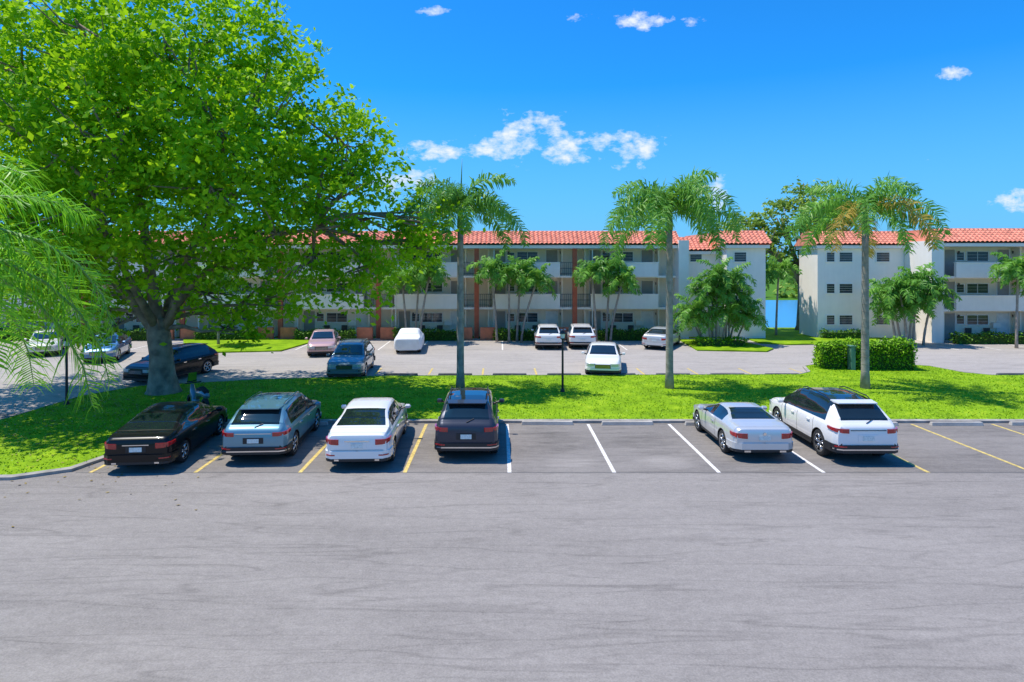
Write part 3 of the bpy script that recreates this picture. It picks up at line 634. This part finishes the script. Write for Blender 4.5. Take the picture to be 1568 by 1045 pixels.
        for s in(-1,1):
            D.tube([(s*.58,-1.4,1.62),(s*.59,-1.2,1.69),(s*.59,.0,1.72),(s*.58,.25,1.65)],[.016]*4,6,4 if not blackroof else 2)
    else:
        band(-1,.50,.30,z0+.02,z1-.05,3,slope=.02,pr=.02,taper=.4)
        D.box(-.16,.16,rl-.022,rl-.003,.62,.75,6)
        band(-1,.0,.5,.36,.54,0,pr=.035); band(-1,.0,.3,.28,.352,2,pr=.02); D.tube([(0,rl-.028,.80),(0,rl-.01,.80)],[.045,.045],12,4)
        for s in(-1,1): D.box(s*.5-.09,s*.5+.09,rl-.045,rl+.05,.29,.34,4)
    hz=.62 if kind!='suv' else .74
    band(1,.42,.38,hz-.06,hz+.08,5,pr=.015,fac=.98,slope=.05)
    D.box(-.38,.38,L/2-.03,L/2+.02,hz-.16,hz+.04,2)
    for q in range(3): D.box(-.36,.36,L/2+.021,L/2+.03,hz-.13+q*.055,hz-.115+q*.055,4)
    band(1,.0,.35,.26,.36,2,pr=.025); band(1,.0,.4,.37,.46,0,pr=.03)
    my=T['side'][1]-.22; mz=float(np.interp(my,ys,zbelt))+.08
    for s in(-1,1):
        D.tube([(s*(W*.9),my,mz-.05),(s*(W+.08),my,mz)],[.03,.03],6,2)
        c=Vector((s*(W+.12),my-.02,mz+.02)); D.tube([c+Vector((-.09,0,0)),c+Vector((-.06,0,0)),c+Vector((.05,.0,0)),c+Vector((.08,.02,0))],[.045,.07,.065,.03],8,0)
        for yh in((-.75,.25) if kind!='roadster' else(-.3,)):
            zz=float(np.interp(yh,ys,zbelt))-.13; D.box(min(s*W*.985,s*W*.985+s*.035),max(s*W*.985,s*W*.985+s*.035),yh-.1,yh+.08,zz-.018,zz+.018,4 if pt!='white' else 0)
        for yh in((-1.05,-.05,1.0) if kind!='roadster' else(-.5,.7)):
            zz=float(np.interp(yh,ys,zbelt))
            D.add([(s*(W*.987+.002),yh,.36),(s*(W*.987+.002),yh+.012,.36),(s*(W+.002),yh+.012,.2+.5*(zz-.2)),(s*(W+.002),yh,.2+.5*(zz-.2)),(s*(W*.985+.003),yh,zz-.1),(s*(W*.985+.003),yh+.012,zz-.1),(s*(W*.955+.002),yh,zz-.02),(s*(W*.955+.002),yh+.012,zz-.02)],[(0,1,2,3),(3,2,5,4),(4,5,7,6)],2)
        a_,b_=sorted((s*(W*.955-.02),s*(W*.955+.012)))
        D.box(a_,b_,T['ax'][0]+wr+.08,T['ax'][1]-wr-.08,.225,.30,2)
    D.obj('body_details',[PT[pt],M['carglass'],M['black'],M['red'],M['chrome'],M['headlens'],M['plate']],E)
    return E
car('parked_sedan','sedan','black',-10.45,20.1,5,1.05,zs=.93)
car('parked_suv','suv','teal',-7.35,20.75,3,1.05,zs=.92)
car('parked_sedan','sedan','white',-4.15,20.3,2,1.04)
car('parked_suv','suv','grey',-1.0,21.0,0,1.03,blackroof=True)
car('parked_roadster','roadster','silver',7.9,20.8,0,1.05)
car('parked_suv','suv','white',10.8,20.75,0,1.05,blackroof=True,zs=1.02)
car('parked_suv','suv','slate',-7.95,33.7,184,1.04,zs=.95)
car('parked_sedan','sedan','maroon',-11.6,41.3,192,1.0)
car('covered_car','sedan','cover',-6.1,42.6,4,.98,cover=True)
car('parked_suv','suv','white',3.4,44.4,-2,1.0,zs=.93)
car('parked_suv','suv','white',5.75,44.6,-3,1.0,zs=.93)
car('parked_sedan','sedan','white',5.75,34.7,170,1.05,zs=.95)
car('parked_sedan','sedan','silver',11.5,44.2,-28,.98,zs=.95)
car('parked_sedan','sedan','blue',-24.3,38.8,200,1.02)
car('parked_sedan','sedan','beige',-29.7,41.0,212,1.0)
car('parked_suv','suv','black',-16.9,32.4,165,1.03,zs=.92)
SC=empty('parked_scooter',(-12.0,24.9,.1)); SC.rotation_euler=(0,0,math.radians(50)); mb=MB()
for yy in(-.62,.62):
    o=len(mb.v); lathe_x(mb,[(-.05,.15),(-.06,.24),(0,.28),(.06,.24),(.05,.15),(0,.05)],18,0)
    mb.v[o:]=[(v[0],v[1]+yy,v[2]+.28) for v in mb.v[o:]]
mb.tube([(0,-.8,.6),(0,-.55,.72),(0,-.1,.68),(0,.05,.45)],[.1,.17,.15,.1],10,1)
mb.tube([(0,.05,.35),(0,.3,.3),(0,.45,.5),(0,.52,.95)],[.1,.12,.13,.07],10,1)
mb.tube([(-.32,.42,1.02),(0,.5,1.0),(.32,.42,1.02)],[.025]*3,6,0); mb.tube([(0,.62,.28),(0,.5,.95)],[.04,.04],6,2)
mb.tube([(0,-.75,.78),(0,-.4,.84),(0,.0,.78)],[.1,.14,.1],8,0)
mb.add([(-.2,.56,1.0),(.2,.56,1.0),(.16,.46,1.42),(-.16,.46,1.42)],[(0,1,2,3)],2)
mb.obj('body',[M['rubber'],PT['slate'],M['chrome']],SC,smooth=True)
def lamp(x,y,z0=.1):
    E=empty('lamp_post',(x,y,z0)); mb=MB(); mb.tube([(0,0,0),(0,0,.12),(0,0,.14),(0,0,2.35)],[.11,.09,.055,.045],10)
    mb.tube([(0,0,2.35),(0,0,2.4),(0,0,2.42)],[.05,.12,.12],10); mb.tube([(0,0,2.62),(0,0,2.66),(0,0,2.78)],[.16,.15,.03],10)
    mb.obj('post',[M['black']],E); g=MB(); g.tube([(0,0,2.42),(0,0,2.62)],[.09,.12],10); g.obj('lantern_glass',[M['doorw']],E)
lamp(2.85,28.3); lamp(-17.85,25.8)
# ------------------------------------------------------------ sun + sky
az=Vector((-.95,.3)).normalized(); el=math.radians(67)
d=Vector((az.x*math.cos(el),az.y*math.cos(el),math.sin(el)))
sl=bpy.data.lights.new('sun','SUN'); sl.energy=5; sl.angle=math.radians(.53); sl.color=(1,.94,.84)
so=bpy.data.objects.new('sun',sl); COL.objects.link(so); so.rotation_euler=d.to_track_quat('Z','Y').to_euler()
w=bpy.data.worlds.new('World'); scene.world=w; w.use_nodes=True; nt=w.node_tree; L_=nt.links
bg=nt.nodes['Background']; sky=nt.nodes.new('ShaderNodeTexSky'); sky.sky_type='NISHITA'; sky.sun_disc=False
sky.sun_elevation=el; sky.sun_rotation=math.atan2(az.x,az.y); sky.air_density=1.0; sky.dust_density=.3; sky.ozone_density=2.5
tn=nt.nodes.new('ShaderNodeVectorMath'); tn.operation='MULTIPLY'; tn.inputs[1].default_value=(.10,.78,1.45); L_.new(sky.outputs[0],tn.inputs[0])
tc=nt.nodes.new('ShaderNodeTexCoord'); sep=nt.nodes.new('ShaderNodeSeparateXYZ'); L_.new(tc.outputs['Generated'],sep.inputs[0])
hz=math_node(nt,'MULTIPLY_ADD',sep.outputs[2],-3.2,.85,clamp=True)
hm=nt.nodes.new('ShaderNodeMix'); hm.data_type='RGBA'; L_.new(hz,hm.inputs[0]); L_.new(tn.outputs[0],hm.inputs[6]); hm.inputs[7].default_value=(1.4,3.5,6.1,1)
yy=math_node(nt,'MAXIMUM',sep.outputs[1],.05); u=math_node(nt,'DIVIDE',sep.outputs[0],yy); v=math_node(nt,'DIVIDE',sep.outputs[2],yy)
clouds=[(.055,.20,.06,.03),(.02,.185,.06,.018),(-.08,.177,.065,.013),(.10,.178,.04,.02),(.204,.183,.05,.022),(-.15,.127,.045,.022),(.23,.386,.035,.012),(.136,.39,.02,.010),(.31,.384,.018,.009),(.72,.30,.025,.010),(.83,.094,.035,.014),(.35,.115,.015,.02),(-.11,.40,.02,.009)]
mask=None
for (uc,vc,ru,rv) in clouds:
    ru*=1.25; rv*=1.3
    a=math_node(nt,'MULTIPLY_ADD',u,1/ru,-uc/ru); a=math_node(nt,'MULTIPLY',a,a)
    b_=math_node(nt,'MULTIPLY_ADD',v,1/rv,-vc/rv); b_=math_node(nt,'MULTIPLY',b_,b_)
    s=math_node(nt,'SUBTRACT',1,math_node(nt,'ADD',a,b_)); s=math_node(nt,'MAXIMUM',s,-1.5)
    if rv<.0145: s=math_node(nt,'SUBTRACT',s,.25)
    mask=s if mask is None else math_node(nt,'MAXIMUM',mask,s)
cb=nt.nodes.new('ShaderNodeCombineXYZ'); L_.new(u,cb.inputs[0]); L_.new(math_node(nt,'MULTIPLY',v,1.6),cb.inputs[1])
nz=nt.nodes.new('ShaderNodeTexNoise'); nz.inputs['Scale'].default_value=24; nz.inputs['Detail'].default_value=6; nz.inputs['Roughness'].default_value=.62; L_.new(cb.outputs[0],nz.inputs['Vector'])
den=math_node(nt,'MULTIPLY_ADD',nz.outputs['Fac'],7.5,-3.9); den=math_node(nt,'ADD',den,mask)
den=math_node(nt,'MULTIPLY',den,.6,clamp=True)
den=math_node(nt,'MULTIPLY',den,math_node(nt,'GREATER_THAN',sep.outputs[1],.05))
mx=nt.nodes.new('ShaderNodeMix'); mx.data_type='RGBA'; L_.new(den,mx.inputs[0]); L_.new(hm.outputs[2],mx.inputs[6]); mx.inputs[7].default_value=(5.8,6.3,6.9,1)
L_.new(mx.outputs[2],bg.inputs['Color']); bg.inputs['Strength'].default_value=.15
# ------------------------------------------------------------ camera
cd=bpy.data.cameras.new('Camera'); cam=bpy.data.objects.new('Camera',cd); COL.objects.link(cam); scene.camera=cam
cam.location=(0,0,6); cam.rotation_euler=(math.radians(90),0,0); cd.lens=22; cd.sensor_width=36
cd.shift_x=.0121; cd.shift_y=-.078; cd.clip_end=4000; cd.clip_start=.1
